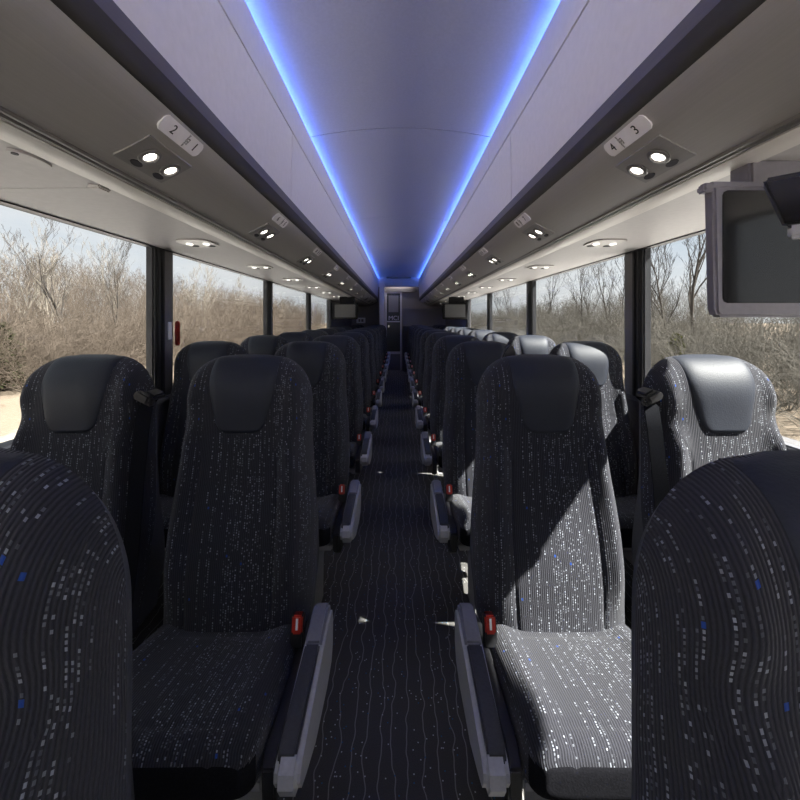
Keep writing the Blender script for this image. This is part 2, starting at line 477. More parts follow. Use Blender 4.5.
def mk_sun_plate(sd):  # black plate added in the arm gap to block stray sun on the carpet
    def f(parent):
        a, b = sorted((sd*.209, sd*.236))
        bm = bmesh.new(); add_prism(bm, [(-.50, .36), (-.505, .43), (-.47, .445), (-.14, .43), (-.06, .40), (-.06, .30), (-.20, .30), (-.46, .33)], 'x', a, b)
        bmesh.ops.bevel(bm, geom=bm.edges[:], offset=.004, segments=2, affect='EDGES', clamp_overlap=True)
        return mesh_obj('sun_block_plate', bm, M['black'], parent, 40)
    return f
def mk_belt(sd):
    # sd = side of the window seat's inner shoulder
    def f(parent):
        bm = bmesh.new(); w = .017
        prev = None
        path = [(.204, .0, 1.030), (.206, -.045, 1.012), (.214, -.075, .95), (.217, -.105, .80), (.219, -.13, .62), (.215, -.16, .44)]
        for x, y, z in path:
            x *= sd
            q = [bm.verts.new((x-w*sd*.9, y-.014, z)), bm.verts.new((x+w*sd, y+.004, z)), bm.verts.new((x+w*sd, y+.007, z)), bm.verts.new((x-w*sd*.9, y-.011, z))]
            if prev:
                for k in range(4): bm.faces.new((prev[k], prev[(k+1) % 4], q[(k+1) % 4], q[k]))
            else: bm.faces.new(q[::-1])
            prev = q
        bm.faces.new(prev)
        return mesh_obj('seat_belt', bm, M['belt'], parent, 50)
    return f
def mk_guide(sd):
    def f(parent):
        bm = bmesh.new()
        R = Matrix.Translation((sd*.206, -.022, 1.035)) @ Matrix.Rotation(sd*math.radians(28), 4, 'Y')
        add_box(bm, -.032, .032, -.040, -.018, -.013, .011, .006, 2, 0, R)
        add_box(bm, -.022, .022, -.052, -.036, -.008, .022, .006, 2, 0, R)
        add_box(bm, -.012, .024, -.030, .030, -.002, .020, .006, 2, 0, R)
        return mesh_obj('belt_guide', bm, M['black'], parent, 40)
    return f
def mk_tab(sd):
    def f(parent):
        bm = bmesh.new()
        x = -sd*.075
        add_prism(bm, [(x-.022, ZT-.02), (x+.026, ZT-.02), (x+.024, ZT+.012), (x+.014, ZT+.032), (x+.002, ZT+.026), (x-.012, ZT+.006)], 'y', .085, .112)
        bmesh.ops.bevel(bm, geom=bm.edges[:], offset=.004, segments=2, affect='EDGES', clamp_overlap=True)
        return mesh_obj('belt_anchor_tab', bm, M['black'], parent, 40)
    return f

def gmk(name, fn, mat, **k):
    def f(parent):
        P, uv = fn(); return grid_obj(name, P, uv, mat, parent, **k)
    return f

def mk_cushion(parent):
    P, uv = cushion_mesh(); o = grid_obj('cushion', P, uv, [M['fabric'], M['border']], parent, close_u=True, caps=(0, -1))
    for p in o.data.polygons:
        c = p.center
        if c.y < CF + .030 and (c.z < .462 or c.y < CF + .002): p.material_index = 1      # plain black band across the cushion front
    return o
def make_seat(kind, side, x, y, label, group):
    """side -1: left of the aisle, +1: right of the aisle"""
    sd = -side                     # direction of the aisle seen from the seat
    r = empty('coach_seat', (x, y, 0), label, 'seat', group)
    if y < .5: r.scale.z = .985 if side < 0 else .975
    part('backrest', gmk('backrest', backrest_mesh, M['fabric']), r)
    part('back_shell', shell_obj, r)
    part('headrest', gmk('headrest', headrest_mesh, M['leather']), r)
    part('cushion', mk_cushion, r)
    part('pedestal:%d' % sd, mk_leg(sd), r)
    if kind == 'aisle':
        a = part('armrest:%d' % sd, mk_arm(sd), r)
        part('arm_pad:%d' % sd, mk_pad(sd), a); part('arm_cap:%d' % sd, mk_cap(sd), a)
        part('sun_block_plate:%d' % sd, mk_sun_plate(sd), r)
        b = part('buckle:%d' % sd, mk_buckle(sd), r); b['label'] = 'seat belt buckle with red release button'
        part('release_button:%d' % sd, mk_button(sd), b)
    else:
        part('seat_belt:%d' % sd, mk_belt(sd), r); part('belt_guide:%d' % sd, mk_guide(sd), r)
    return r

ORD = ['first', 'second', 'third', 'fourth', 'fifth', 'sixth', 'seventh', 'eighth', 'ninth', 'tenth', 'eleventh', 'twelfth']
ROWS = [.36] + [1.25 + .82*k for k in range(11)]
XA = {-1: -.465, 1: .443}; XW = {-1: -.965, 1: .967}
for i, y in enumerate(ROWS):
    for side, sn in ((-1, 'left'), (1, 'right')):
        extra = ''
        if i == 0: extra = ', cut by picture edge'
        if i == 1 and side > 0: extra = ', with a sunlit cushion'
        if i == len(ROWS)-1: extra = ', farthest back'
        make_seat('aisle', side, XA[side], y + ((.015 if side < 0 else .035) if i == 0 else 0),
                  'dark fabric aisle seat on the %s side in the %s row%s' % (sn, ORD[i], extra), 'aisle seats in the %s block' % sn)
        if i > 0:
            make_seat('window', side, XW[side], y,
                      'dark fabric window seat along the %s windows in the %s row' % (sn, ORD[i]), 'window seats in the %s block' % sn)
for o in list(COL.objects):
    if o.get('category') == 'seat' and o['label'].endswith('with a sunlit cushion'):
        t = mk_tab(1)(o)

# ------------------------------------------------------------------ shell of the bus
def S(o): o['kind'] = 'structure'; return o
XL, XR = CX - 1.20, CX + 1.20       # inner faces of the side walls
U = lambda up: CAM_Z + up
S(box('floor', XL-.05, XR+.05, Y0, Y1, -.12, 0, M['carpet']))
WB, WTZ = U(-.385), U(.352)
PIL = [-1.32 + 1.66*k for k in range(6)]       # pillar centres: -1.32 .34 2.0 3.66 5.32 6.98
for sn, X, sg in (('left', XL, -1), ('right', XR, 1)):
    a, b = (X-.06, X) if sg < 0 else (X, X+.06)
    bm = bmesh.new()
    add_box(bm, a, b, Y0, Y1, 0, WB)
    add_box(bm, a, b, PIL[-1], Y1, WB, U(.36))
    add_box(bm, a, b, Y0, Y1, U(.36), U(1.12))
    S(mesh_obj('wall_'+sn, bm, M['wall']))
    bm = bmesh.new()
    c0, c1 = (X, X+.035) if sg < 0 else (X-.035, X)
    add_box(bm, c0, c1, Y0, PIL[-1], WB-.02, WB+.004, .006)
    S(mesh_obj('trim_1' if sg < 0 else 'trim_2', bm, M['pillargrey'], None, 40))
    n = 0
    PS = PIL if sg < 0 else [-1.50, .16, 2.04] + PIL[3:]
    for k, py in enumerate(PS):
        bm = bmesh.new()
        i0, i1 = (X-.02, X+.022) if sg < 0 else (X-.022, X+.02)
        add_box(bm, i0, i1, py-.095, py+.005, WB-.01, WTZ+.01, .008, 2, 0)
        j0, j1 = (X-.02, X+.014) if sg < 0 else (X-.014, X+.02)
        add_box(bm, j0, j1, py+.007, py+.085, WB-.01, WTZ+.01, .004, 2, 1)
        k0, k1 = (X+.015, X+.030) if sg < 0 else (X-.030, X-.015)
        add_box(bm, k0, k1, py-.07, py-.05, WB, WTZ, .004, 2, 0)
        add_box(bm, k0, k1, py-.035, py-.015, WB, WTZ, .004, 2, 0)
        S(mesh_obj('window_post_'+sn, bm, [M['pillar'], M['pillargrey']], None, 40))
    edges = [Y0] + PS
    for k in range(len(edges)-1):
        n += 1
        g0, g1 = (X-.018, X-.012) if sg < 0 else (X+.012, X+.018)
        S(box('window_%d' % (n + (0 if sg < 0 else 6)), g0, g1, edges[k]+(.087 if k else .01), edges[k+1]-.097, WB-.005, WTZ+.005, M['glass']))
# roof over everything, rear bulkhead, front
S(box('roof', XL-.06, XR+.06, Y0, Y1+.06, U(1.12), U(1.16), M['roof']))
bm = bmesh.new(); add_box(bm, XL, XR, Y1, Y1+.06, 0, U(1.12))
S(mesh_obj('wall_back', bm, M['wallback']))
bm = bmesh.new(); add_box(bm, XL, XR, Y0-.06, Y0, -.12, .35); add_box(bm, XL, XR, Y0-.06, Y0, U(.80), U(1.12))
S(mesh_obj('wall_front', bm, M['wall']))
S(box('window_13', XL, XR, Y0-.04, Y0-.034, .35, U(.80), M['clear']))

# ceiling headliner: arched, with dark joints
def hx(sg, h): return CX + sg*h
YE = 9.88
CJ = [2.24 + 1.90*k for k in range(-2, 5)]
def ceil_z(h): return U(1.074 - .042*(h/.46)**2)
bm = bmesh.new()
hs = np.linspace(-.537, .537, 33)
cuts = [Y0] + CJ + [YE]
for a, b in zip(cuts, cuts[1:]):
    lo = [(CX+h, ceil_z(h)) for h in hs]; up = [(CX+h, ceil_z(h)+.02) for h in hs[::-1]]
    add_prism(bm, lo+up, 'y', a+.005, b-.005)
S(mesh_obj('ceiling', bm, M['ceil'], None, 40))
bm = bmesh.new()
for y in CJ[1:]:
    lo = [(CX+h, ceil_z(h)+.004) for h in hs]; up = [(CX+h, ceil_z(h)+.03) for h in hs[::-1]]
    add_prism(bm, lo+up, 'y', y-.008, y+.008)
S(mesh_obj('trim_3', bm, M['seam'], None, 40))

UNDER = [(.522, .469), (.531, .4580), (.542, .4464), (.560, .4325), (.579, .4190), (.612, .4005), (.649, .3815), (.690, .3640)]
KB = 1.09          # bins and ceiling above the sill
def under_at(h):
    for (a, b), (c, d) in zip(UNDER, UNDER[1:]):
        if a <= h <= c:
            return b + (d-b)*(h-a)/(c-a), math.atan2(d-b, c-a)
BJ = [1.82 + 1.90*k for k in range(-2, 5)]
BE = 9.76
for sg, sn in ((-1, 'left'), (1, 'right')):
    q = lambda pts: [(hx(sg, h), U(u)) for h, u in pts]; q2 = lambda pts: q([(h*KB, u*KB) for h, u in pts])
    bn = empty('luggage_bin', (hx(sg, .6), 4, U(.36)),
               'long overhead luggage bin with pale lavender doors running along the %s side' % sn, 'luggage bin', 'overhead luggage bins')
    inv = Matrix.Translation((-hx(sg, .6), -4, -U(.36)))
    def P(o):
        o.data.transform(inv); o.parent = bn; return o
    P(prism('bin_underside', q(UNDER + [(.690, .40), (.80, .46), (.80, .98), (.55, .98), (.55, .53)]), 'y', Y0, BE, M['bin_under']))
    P(prism('edge_trim', q2([(.4795, .4285), (.472, .4315), (.466, .441), (.4645, .456), (.4655, .474), (.50, .474), (.50, .440), (.486, .4300)]), 'y', Y0, BE+.004, M['bin_edge'], None, 50))
    P(prism('door_sill', q2([(.4655, .474), (.459, .499), (.475, .503), (.495, .499), (.495, .474)]), 'y', Y0, BE+.002, M['bin_step']))
    cuts = [Y0] + BJ + [BE]
    for a, b in zip(cuts, cuts[1:]):
        bm = bmesh.new()
        add_prism(bm, q2([(.460, .500), (.459, .60), (.457, .70), (.4545, .7800), (.470, .7800), (.476, .500)]), 'y', a+.004, b-.004)
        P(mesh_obj('bin_door', bm, M['bin_door'], None, 25))
    P(prism('dark_backing', q2([(.470, .495), (.466, .80), (.49, .80), (.495, .495)]), 'y', Y0, BE-.002, M['seam']))
    cuts = [Y0] + CJ + [BE+.05]
    for a, b in zip(cuts, cuts[1:]):
        P(prism('upper_panel', q2([(.4545, .788), (.4470, .9035), (.4485, .9075), (.452, .9075), (.460, .9035), (.49, .9035), (.49, .788)]), 'y', a+.002, b-.002, M['bin_door']))
    # double rail and bright strip below the bin's outer edge
    P(prism('rail', q([(.690, .3640), (.693, .3575), (.698, .3565), (.701, .3615), (.705, .3615), (.708, .3555), (.713, .3545), (.716, .360), (.720, .360), (.722, .40), (.690, .40)]), 'y', Y0, BE, M['railgrey']))
    P(prism('light_strip_trim', q([(.722, .3550), (.735, .3500), (.755, .3475), (.778, .3470), (.785, .352), (.785, .40), (.722, .40)]), 'y', Y0, BE, M['rail']))
    # LED strip in the cove between the bin and the headliner
    o = prism('led_strip', q2([(.470, .9040), (.470, .9120), (.486, .9120), (.486, .9040)]), 'y', Y0, YE-.03, M['led'])
    tag(o, 'glowing blue light strip along the %s edge of the ceiling' % sn, 'light strip', 'blue ceiling light strips')
    S(prism('trim_4' if sg < 0 else 'trim_5', q2([(.490, .90), (.490, .96), (.498, .96), (.498, .90)]), 'y', Y0, YE, M['ceil']))
    # soffit over the windows
    bm = bmesh.new(); 
    sc = [Y0] + [1.07 + 1.64*k for k in range(-1, 6)] + [Y1]
    for a, b in zip(sc, sc[1:]):
        add_prism(bm, q([(.785, .3560), (.80, .3535), (1.16, .3520), (1.18, .3495), (1.20, .3495), (1.20, .38), (.785, .38)]), 'y', a+.0022, b-.0022)
    S(mesh_obj('ceiling_soffit_'+sn, bm, M['soffit'], None, 25))
    S(prism('trim_6' if sg < 0 else 'trim_7', q([(.785, .3600), (1.2, .3585), (1.2, .40), (.785, .40)]), 'y', Y0, Y1, M['seamgrey']))
    S(prism('trim_8' if sg < 0 else 'trim_9', q([(1.172, .346), (1.20, .346), (1.20, .3505), (1.172, .3505)]), 'y', Y0, PIL[-1], M['pillar']))

    # seat number plates and reading light panels, one per row
    for k in range(11):
        yc = .975 + .82*k
        h = .542; u, ang = under_at(h)
        d = Vector((sg*math.cos(ang), 0, math.sin(ang)))           # down the underside, away from the aisle
        nrm = Vector((d.z, 0, -d.x)) if sg > 0 else Vector((-d.z, 0, d.x))
        if nrm.z > 0: nrm = -nrm
        right = Vector((0, 1, 0)) if sg < 0 else Vector((0, -1, 0))
        upv = -d
        F = Matrix((( right.x, upv.x, nrm.x, hx(sg, h)), (right.y, upv.y, nrm.y, yc), (right.z, upv.z, nrm.z, U(u)), (0, 0, 0, 1)))
        n1 = 4*k + (2 if sg < 0 else 4); n2 = n1-1
        pl = empty('seat_number_plate', (hx(sg, h), yc, U(u)), 'pale seat number plate reading %d and %d under the %s bin' % (n1, n2, sn), 'number plate', 'seat number plates')
        Fl = Matrix.Translation(-pl.location) @ F
        bm = bmesh.new(); c = .011; L, Wd = .086, .0205
        pts = [(-L+c, -Wd), (L-c, -Wd), (L-c*.3, -Wd+c*.5), (L, -Wd+c*1.1), (L, Wd-c*1.1), (L-c*.3, Wd-c*.5), (L-c, Wd), (-L+c, Wd), (-L+c*.3, Wd-c*.5), (-L, Wd-c*1.1), (-L, -Wd+c*1.1), (-L+c*.3, -Wd+c*.5)]
        add_prism(bm, pts, 'z', -.001, .003)
        bm.transform(Fl); mesh_obj('plate', bm, M['plate'], pl)
        s1, s2 = (-.040, .056)
        for tx, px, sz in ((str(n1), s1 if sg < 0 else -.056, .033), (str(n2), s2 if sg < 0 else .040, .033)):
            text_mesh('numeral', tx, sz, M['ink'], pl, Fl @ Matrix.Translation((px, 0, .0032)))
        text_mesh('small_lettering', 'WINDOW\nAISLE', .0078, M['ink'], pl,
                  Fl @ Matrix.Translation((.020*(1 if sg < 0 else -1), 0, .0032)) @ Matrix.Rotation(math.radians(90), 4, 'Z'))
        # service panel with two reading lamps
        yp = 1.0 + .82*k
        sp = empty('reading_light_panel', (hx(sg, .61), yp, U(.39)), 'grey panel with two lit reading lamps beside plate %d and %d, %s side' % (n1, n2, sn), 'reading lights', 'reading light panels')
        loc = sp.location
        hh_ = [.577, .585, .60, .615, .63, .645, .660]
        lo = [(hx(sg, x)-loc.x, U(under_at(x)[0])-.0035-loc.z) for x in hh_]; up_ = [(hx(sg, x)-loc.x, U(under_at(x)[0])+.004-loc.z) for x in hh_[::-1]]
        bm = bmesh.new(); add_prism(bm, lo+up_, 'y', -.095, .090)
        mesh_obj('panel', bm, M['panel'], sp, 30)
        for dy, nm in ((-.035, 0), (.052, 1)):
            x = .616; u2, an = under_at(x)
            dd = Vector((sg*math.cos(an), 0, math.sin(an))); nn = Vector((-dd.z*(-1 if sg > 0 else 1), 0, -abs(dd.x)))
            nn = Vector((sg*math.sin(an), 0, -math.cos(an)))
            G = Matrix.Translation((hx(sg, x)-loc.x, dy, U(u2)-loc.z)) @ Vector((0, 0, 1)).rotation_difference(nn).to_matrix().to_4x4()
            bm = bmesh.new()
            prof = [(.0255, .002), (.027, .006), (.024, .009), (.0185, .0095), (.0165, .006)]
            rings = [[bm.verts.new((r_*math.cos(2*math.pi*j/28), r_*math.sin(2*math.pi*j/28), z_)) for j in range(28)] for r_, z_ in prof]
            for A_, B_ in zip(rings, rings[1:]):
                for j in range(28): bm.faces.new((A_[j], A_[(j+1) % 28], B_[(j+1) % 28], B_[j]))
            bm.transform(G); mesh_obj('lamp_ring', bm, M['railgrey'], sp, 50)
            bm = bmesh.new(); bmesh.ops.create_circle(bm, cap_ends=True, segments=24, radius=.0150)
            bm.transform(G @ Matrix.Translation((0, 0, .0066))); mesh_obj('lamp_lens', bm, M['lamp'], sp)
            # recessed call button under each lamp
            u3, an3 = under_at(x+.032)
            nn3 = Vector((sg*math.sin(an3), 0, -math.cos(an3)))
            G3 = Matrix.Translation((hx(sg, x+.032)-loc.x, dy, U(u3)-loc.z)) @ Vector((0, 0, 1)).rotation_difference(nn3).to_matrix().to_4x4()
            bm = bmesh.new()
            add_prism(bm, [(.0085*math.cos(2*math.pi*j/20), .020*math.sin(2*math.pi*j/20)) for j in range(20)], 'z', .001, .0055)
            bm.transform(G3); mesh_obj('button', bm, M['seam'], sp, 40)
        # soffit vents / lamps nearer the windows
        if k >= 1 and k <= 9:
            ys = 1.82 + .82*(k-1)
            vp = empty('soffit_lamp_panel', (hx(sg, .925), ys, U(.353)), 'low panel with small lamps in the %s soffit above the window, %s from the front' % (sn, ORD[k-1]), 'soffit lights', 'soffit lamp panels')
            bm = bmesh.new()
            add_prism(bm, [(.075*abs(math.cos(a))**.55*(1 if math.cos(a) > 0 else -1), .085*abs(math.sin(a))**.55*(1 if math.sin(a) > 0 else -1)) for a in np.linspace(0, 2*math.pi, 32, endpoint=False)], 'z', -.006, .003)
            mesh_obj('panel', bm, M['panel'], vp, 40)
            for dx in (-.038, .038):
                bm = bmesh.new(); add_prism(bm, [(dx+.013*math.cos(a), .020*math.sin(a)) for a in np.linspace(0, 2*math.pi, 20, endpoint=False)], 'z', -.010, -.004)
                mesh_obj('lamp_lens', bm, M['lampdim'], vp, 40)
                bm = bmesh.new(); add_prism(bm, [(dx+.016*math.cos(a), .055+.012*math.sin(a)) for a in np.linspace(0, 2*math.pi, 16, endpoint=False)], 'z', -.009, -.004)
                mesh_obj('vent', bm, M['seam'], vp, 40)

# latch recess on the left soffit
lt = empty('soffit_latch', (-.80, .87, U(.353)), 'oval finger latch in the left soffit near the left edge', 'latch')
bm = bmesh.new(); add_prism(bm, [(.020*math.cos(a), .050*math.sin(a)) for a in np.linspace(0, 2*math.pi, 24, endpoint=False)], 'z', -.005, .002)
mesh_obj('latch_plate', bm, M['soffit'], lt, 40)
bm = bmesh.new(); add_prism(bm, [(.006*math.cos(a), -.035+.007*math.sin(a)) for a in np.linspace(0, 2*math.pi, 12, endpoint=False)], 'z', -.007, -.003)
mesh_obj('latch_button', bm, M['seam'], lt, 40)
for y, sg, lb in ((1.06, -1, 'small hinge block on the seam of the left soffit beside the bright strip'),):
    b = box('seam_block', hx(sg, .825), hx(sg, .79), y-.022, y+.022, U(.343), U(.3545), M['soffit'], None, .004); tag(b, lb, 'block')

# emergency handle on the left window post
e = empty('emergency_handle', (XL+.012, 2.10, 1.22), 'red and white emergency release handle on the first visible left window post', 'handle')
bm = bmesh.new(); add_box(bm, 0, .024, -.004, .016, -.085, .045, .006); mesh_obj('grip', bm, plain('handle_red', (.25, .015, .012), .4), e, 40)
bm = bmesh.new(); add_box(bm, .0, .006, -.065, -.035, -.05, .04, .002); mesh_obj('sticker', bm, M['white'], e, 40)
# ------------------------------------------------------------------ televisions
def tv(x0, x1, y, up0, up1, label, bez='bezel', scr='screen', L=.013):
    r = empty('overhead_television', ((x0+x1)/2, y, U(up0)), label, 'television', 'overhead televisions')
    w, h = (x1-x0)/2, up1-up0
    bm = bmesh.new()
    add_prism(bm, [(-w+.008, 0), (w-.008, 0), (w, .012), (w+.006, h), (-w-.006, h), (-w, .012)], 'y', .0, .030)
    bmesh.ops.bevel(bm, geom=bm.edges[:], offset=.006, segments=3, affect='EDGES', clamp_overlap=True)
    mesh_obj('housing', bm, M[bez], r, 40)
    bm = bmesh.new(); c = .010
    a, b, cc, d = -w+L, w-L, .030, h-.012
    pts = [(a+c, cc), (b-c, cc), (b-c*.3, cc+c*.3), (b, cc+c), (b, d-c), (b-c*.3, d-c*.3), (b-c, d), (a+c, d), (a+c*.3, d-c*.3), (a, d-c), (a, cc+c), (a+c*.3, cc+c*.3)]
    add_prism(bm, pts, 'y', -.002, .010)
    mesh_obj('screen', bm, M[scr], r, None)
    bm = bmesh.new()
    add_box(bm, -w-.006, w+.006, .004, .05, h-.006, h+.010, .004)
    add_box(bm, -w-.024, -w-.002, .0, .022, h-.014, h+.006, .004)
    add_box(bm, -w+.10, w-.05, .03, .09, h+.006, U(.353)-U(up1)+h, .006)
    mesh_obj('mount', bm, M[bez], r, 40)
    return r
tv(.676, .985, .85, .006, .287, 'large black television hanging under the right bin, nearest to the front')
tv(-.985, -.605, 6.0, .01, .245, 'small black television hanging under the left bin far down the bus', 'farhousing', 'farscreen', .035)
tv(.67, 1.045, 6.0, .01, .245, 'small black television hanging under the right bin far down the bus', 'farhousing', 'farscreen', .035)
# dark driver monitor hung in front of the near television
mo = empty('small_monitor', (.808, .68, U(.193)), 'small glossy black monitor with silver lower latch at the right edge before the television', 'monitor')
mo.rotation_euler = (0, 0, math.radians(-48))
bm = bmesh.new(); add_prism(bm, [(-.110, -.018), (.15, -.018), (.15, .080), (-.137, .080), (-.139, .068)], 'y', -.02, .012)
bmesh.ops.bevel(bm, geom=bm.edges[:], offset=.006, segments=3, affect='EDGES', clamp_overlap=True); mesh_obj('housing', bm, M['pillar'], mo, 40)
bm = bmesh.new(); add_prism(bm, [(-.106, -.012), (.144, -.012), (.144, .070), (-.131, .070)], 'y', -.0225, -.016); mesh_obj('screen', bm, M['screen'], mo, None)
bm = bmesh.new(); add_box(bm, -.104, .10, -.022, .010, -.042, -.017, .006); mesh_obj('latch', bm, M['arm'], mo, 40)
bm = bmesh.new(); add_box(bm, -.02, .10, -.01, .010, .075, .165, .004); mesh_obj('bracket', bm, M['black'], mo, 40)
kn = box('round_button', .885, .905, .945, .965, U(.335), U(.354), M['black'], None, .007, 3); tag(kn, 'small black knob on the right soffit above the nearest television', 'button')

# ------------------------------------------------------------------ rear of the bus
rd = empty('rear_door', (-.12, Y1-.06, 0), 'narrow dark rear door with a pale frame at the end of the aisle', 'door')
def rp(nm, x0, x1, y0, y1, z0, z1, mat, bev=.004): return box(nm, x0+.12, x1+.12, y0-(Y1-.06), y1-(Y1-.06), z0, z1, mat, rd, bev)
bm = bmesh.new()
for a in ((-.325, -.285, 0, U(.71)), (.055, .095, 0, U(.71)), (-.285, .055, U(.675), U(.71)), (-.285, .055, U(-.86), U(-.80))):
    add_box(bm, a[0]+.12, a[1]+.12, -.02, .06, a[2], a[3], .004)
mesh_obj('door_frame', bm, M['doorframe'], rd, 40)
rp('door_leaf', -.285, .055, Y1-.055, Y1-.01, U(-.80), U(.675), M['doorpan'])
rp('lower_panel', -.285, .055, Y1-.055, Y1-.01, .01, U(-.86), M['doorgrey'])
rp('upper_panel', -.24, .01, Y1-.062, Y1-.052, U(.20), U(.62), M['doorgrey'])
rp('name_bar', -.275, .045, Y1-.062, Y1-.052, U(-.055), U(-.025), M['doorframe'])
hd = rp('door_handle', -.255, -.215, Y1-.085, Y1-.052, U(-.19), U(-.13), M['chrome'], .008)
t = text_mesh('lettering', 'MCI', .155, M['doorframe'], rd, Matrix.Translation((.01, -.004, U(.045))) @ Matrix.Rotation(math.radians(90), 4, 'X'), .004)
S(box('trim_10', -.445, -.335, 9.62, Y1-.002, 0, U(.93), M['doorframe'], None, .008))
S(box('trim_11', -.50, .53, 9.89, 9.95, U(.82), U(1.08), M['ceil'], None, .006))
S(box('trim_12', .12, 1.1, Y1-.05, Y1-.002, U(.26), U(.285), M['doorgrey'], None, .006))
S(box('trim_13', -.43, .47, Y1-.10, Y1-.004, U(.71), U(.80), M['wall']))
vt = empty('rear_vent_fill_lamp', (.02, 10.03, U(.88)), 'flat grey vent strip across the rear end of the ceiling with an added fill lamp', 'lamp')
bm = bmesh.new(); add_box(bm, -.30, .30, -.36, -.145, .14, .165, .008); add_box(bm, -.34, .34, -.07, .12, .0, .03, .006); mesh_obj('housing', bm, M['railgrey'], vt, 40)
bm = bmesh.new(); add_box(bm, -.30, .30, -.05, .10, -.006, .004, .002); mesh_obj('lamp_lens', bm, emit('rear_fill_glow', (1, .93, .95), 5), vt, 40)  # glowing lens added beside the vent to brighten the dark rear end
sg_ = empty('wall_sign', (-.945, Y1-.012, U(-.01)), 'small white sign with grey marks on the rear wall left of the door', 'sign')
bm = bmesh.new(); add_box(bm, -.115, .115, -.006, .012, -.07, .07, .004); mesh_obj('board', bm, M['white'], sg_, 40)
bm = bmesh.new(); add_box(bm, -.06, -.015, -.009, -.004, -.035, .03); add_box(bm, .012, .065, -.009, -.004, -.035, .03); mesh_obj('marks', bm, M['seamgrey'], sg_)
rb = box('rear_shelf', .12, XR-.03, Y1-.40, Y1-.005, 0, U(-.15), M['wall'], None, .01); tag(rb, 'dark boxed rear seat back behind the last right hand row', 'bench')

# ------------------------------------------------------------------ outdoors
GZ = -1.43
bm = bmesh.new(); bmesh.ops.create_grid(bm, x_segments=2, y_segments=2, size=300)
o = S(mesh_obj('ground', bm, M['ground'])); o.location = (0, 60, GZ)

def gen_tree(rng, height, r0, levels, spread, nbr, first=.3, lean=0, up=.25, rmin=.005):
    """list of polylines (points, radii); first entry is the trunk"""
    out = []
    def grow(p, d, L, r, lev):
        n = 5 if lev == 0 else (4 if lev == 1 else 3)
        pts = [p.copy()]; rs = [r]
        for i in range(n):
            d = (d + np.array([rng.normal(0, .10), rng.normal(0, .10), up*.16 if lev else .02])*(1+.5*lev)).astype(float)
            d /= np.linalg.norm(d)
            p = p + d*L/n; pts.append(p.copy()); rs.append(max(r*(1-.82*(i+1)/n), rmin))
        out.append((lev, np.array(pts), np.array(rs)))
        if lev >= levels: return
        k = nbr[lev]
        for j in range(k):
            f = first + (1-first)*(j+rng.random())/k if lev == 0 else .2+.8*(j+rng.random())/k
            f = min(f, .98); x = f*n; i = int(x); w = x-i
            q = pts[i]*(1-w)+pts[i+1]*w; rr = (rs[i]*(1-w)+rs[i+1]*w)
            a = rng.random()*2*math.pi
            base = pts[i+1]-pts[i]; base = base/np.linalg.norm(base)
            side = np.cross(base, [math.cos(a), math.sin(a), .3]); side /= np.linalg.norm(side)
            dd = base*(1-spread) + side*spread*(.8+.5*rng.random()) + np.array([0, 0, up])
            dd /= np.linalg.norm(dd)
            grow(q, dd, L*(.30+.28*rng.random())*(1.15-.45*f), rr*.62, lev+1)
    grow(np.zeros(3), np.array([lean, rng.normal(0, .04), 1.0])/math.hypot(1, lean), height, r0, 0)
    return out

def poly_tubes(lines, sides):
    V = []; Fc = []
    base = 0
    for lev, pts, rs in lines:
        n = sides if lev == 0 else (4 if lev == 1 and sides > 4 else 3)
        ang = np.arange(n)*2*math.pi/n
        for i in range(len(pts)):
            d = pts[min(i+1, len(pts)-1)] - pts[max(i-1, 0)]; d = d/np.linalg.norm(d)
            a = np.cross(d, [.31, .87, .13]); a /= np.linalg.norm(a); b = np.cross(d, a)
            V.append(pts[i] + rs[i]*(np.outer(np.cos(ang), a)+np.outer(np.sin(ang), b)))
        m = len(pts)
        for i in range(m-1):
            for k in range(n):
                Fc.append((base+i*n+k, base+i*n+(k+1) % n, base+(i+1)*n+(k+1) % n, base+(i+1)*n+k))
        base += m*n
    return np.concatenate(V), np.array(Fc, dtype=np.int32)

def np_mesh(name, V, F4, mat):
    me = bpy.data.meshes.new(name)
    me.vertices.add(len(V)); me.vertices.foreach_set('co', np.ascontiguousarray(V, dtype=np.float32).ravel())
    nf = len(F4); me.loops.add(nf*4); me.loops.foreach_set('vertex_index', np.ascontiguousarray(F4, dtype=np.int32).ravel())
    me.polygons.add(nf); me.polygons.foreach_set('loop_start', np.arange(0, nf*4, 4, dtype=np.int32))
    me.update(calc_edges=True); me.materials.append(mat)
    return me

rng = np.random.default_rng(11)
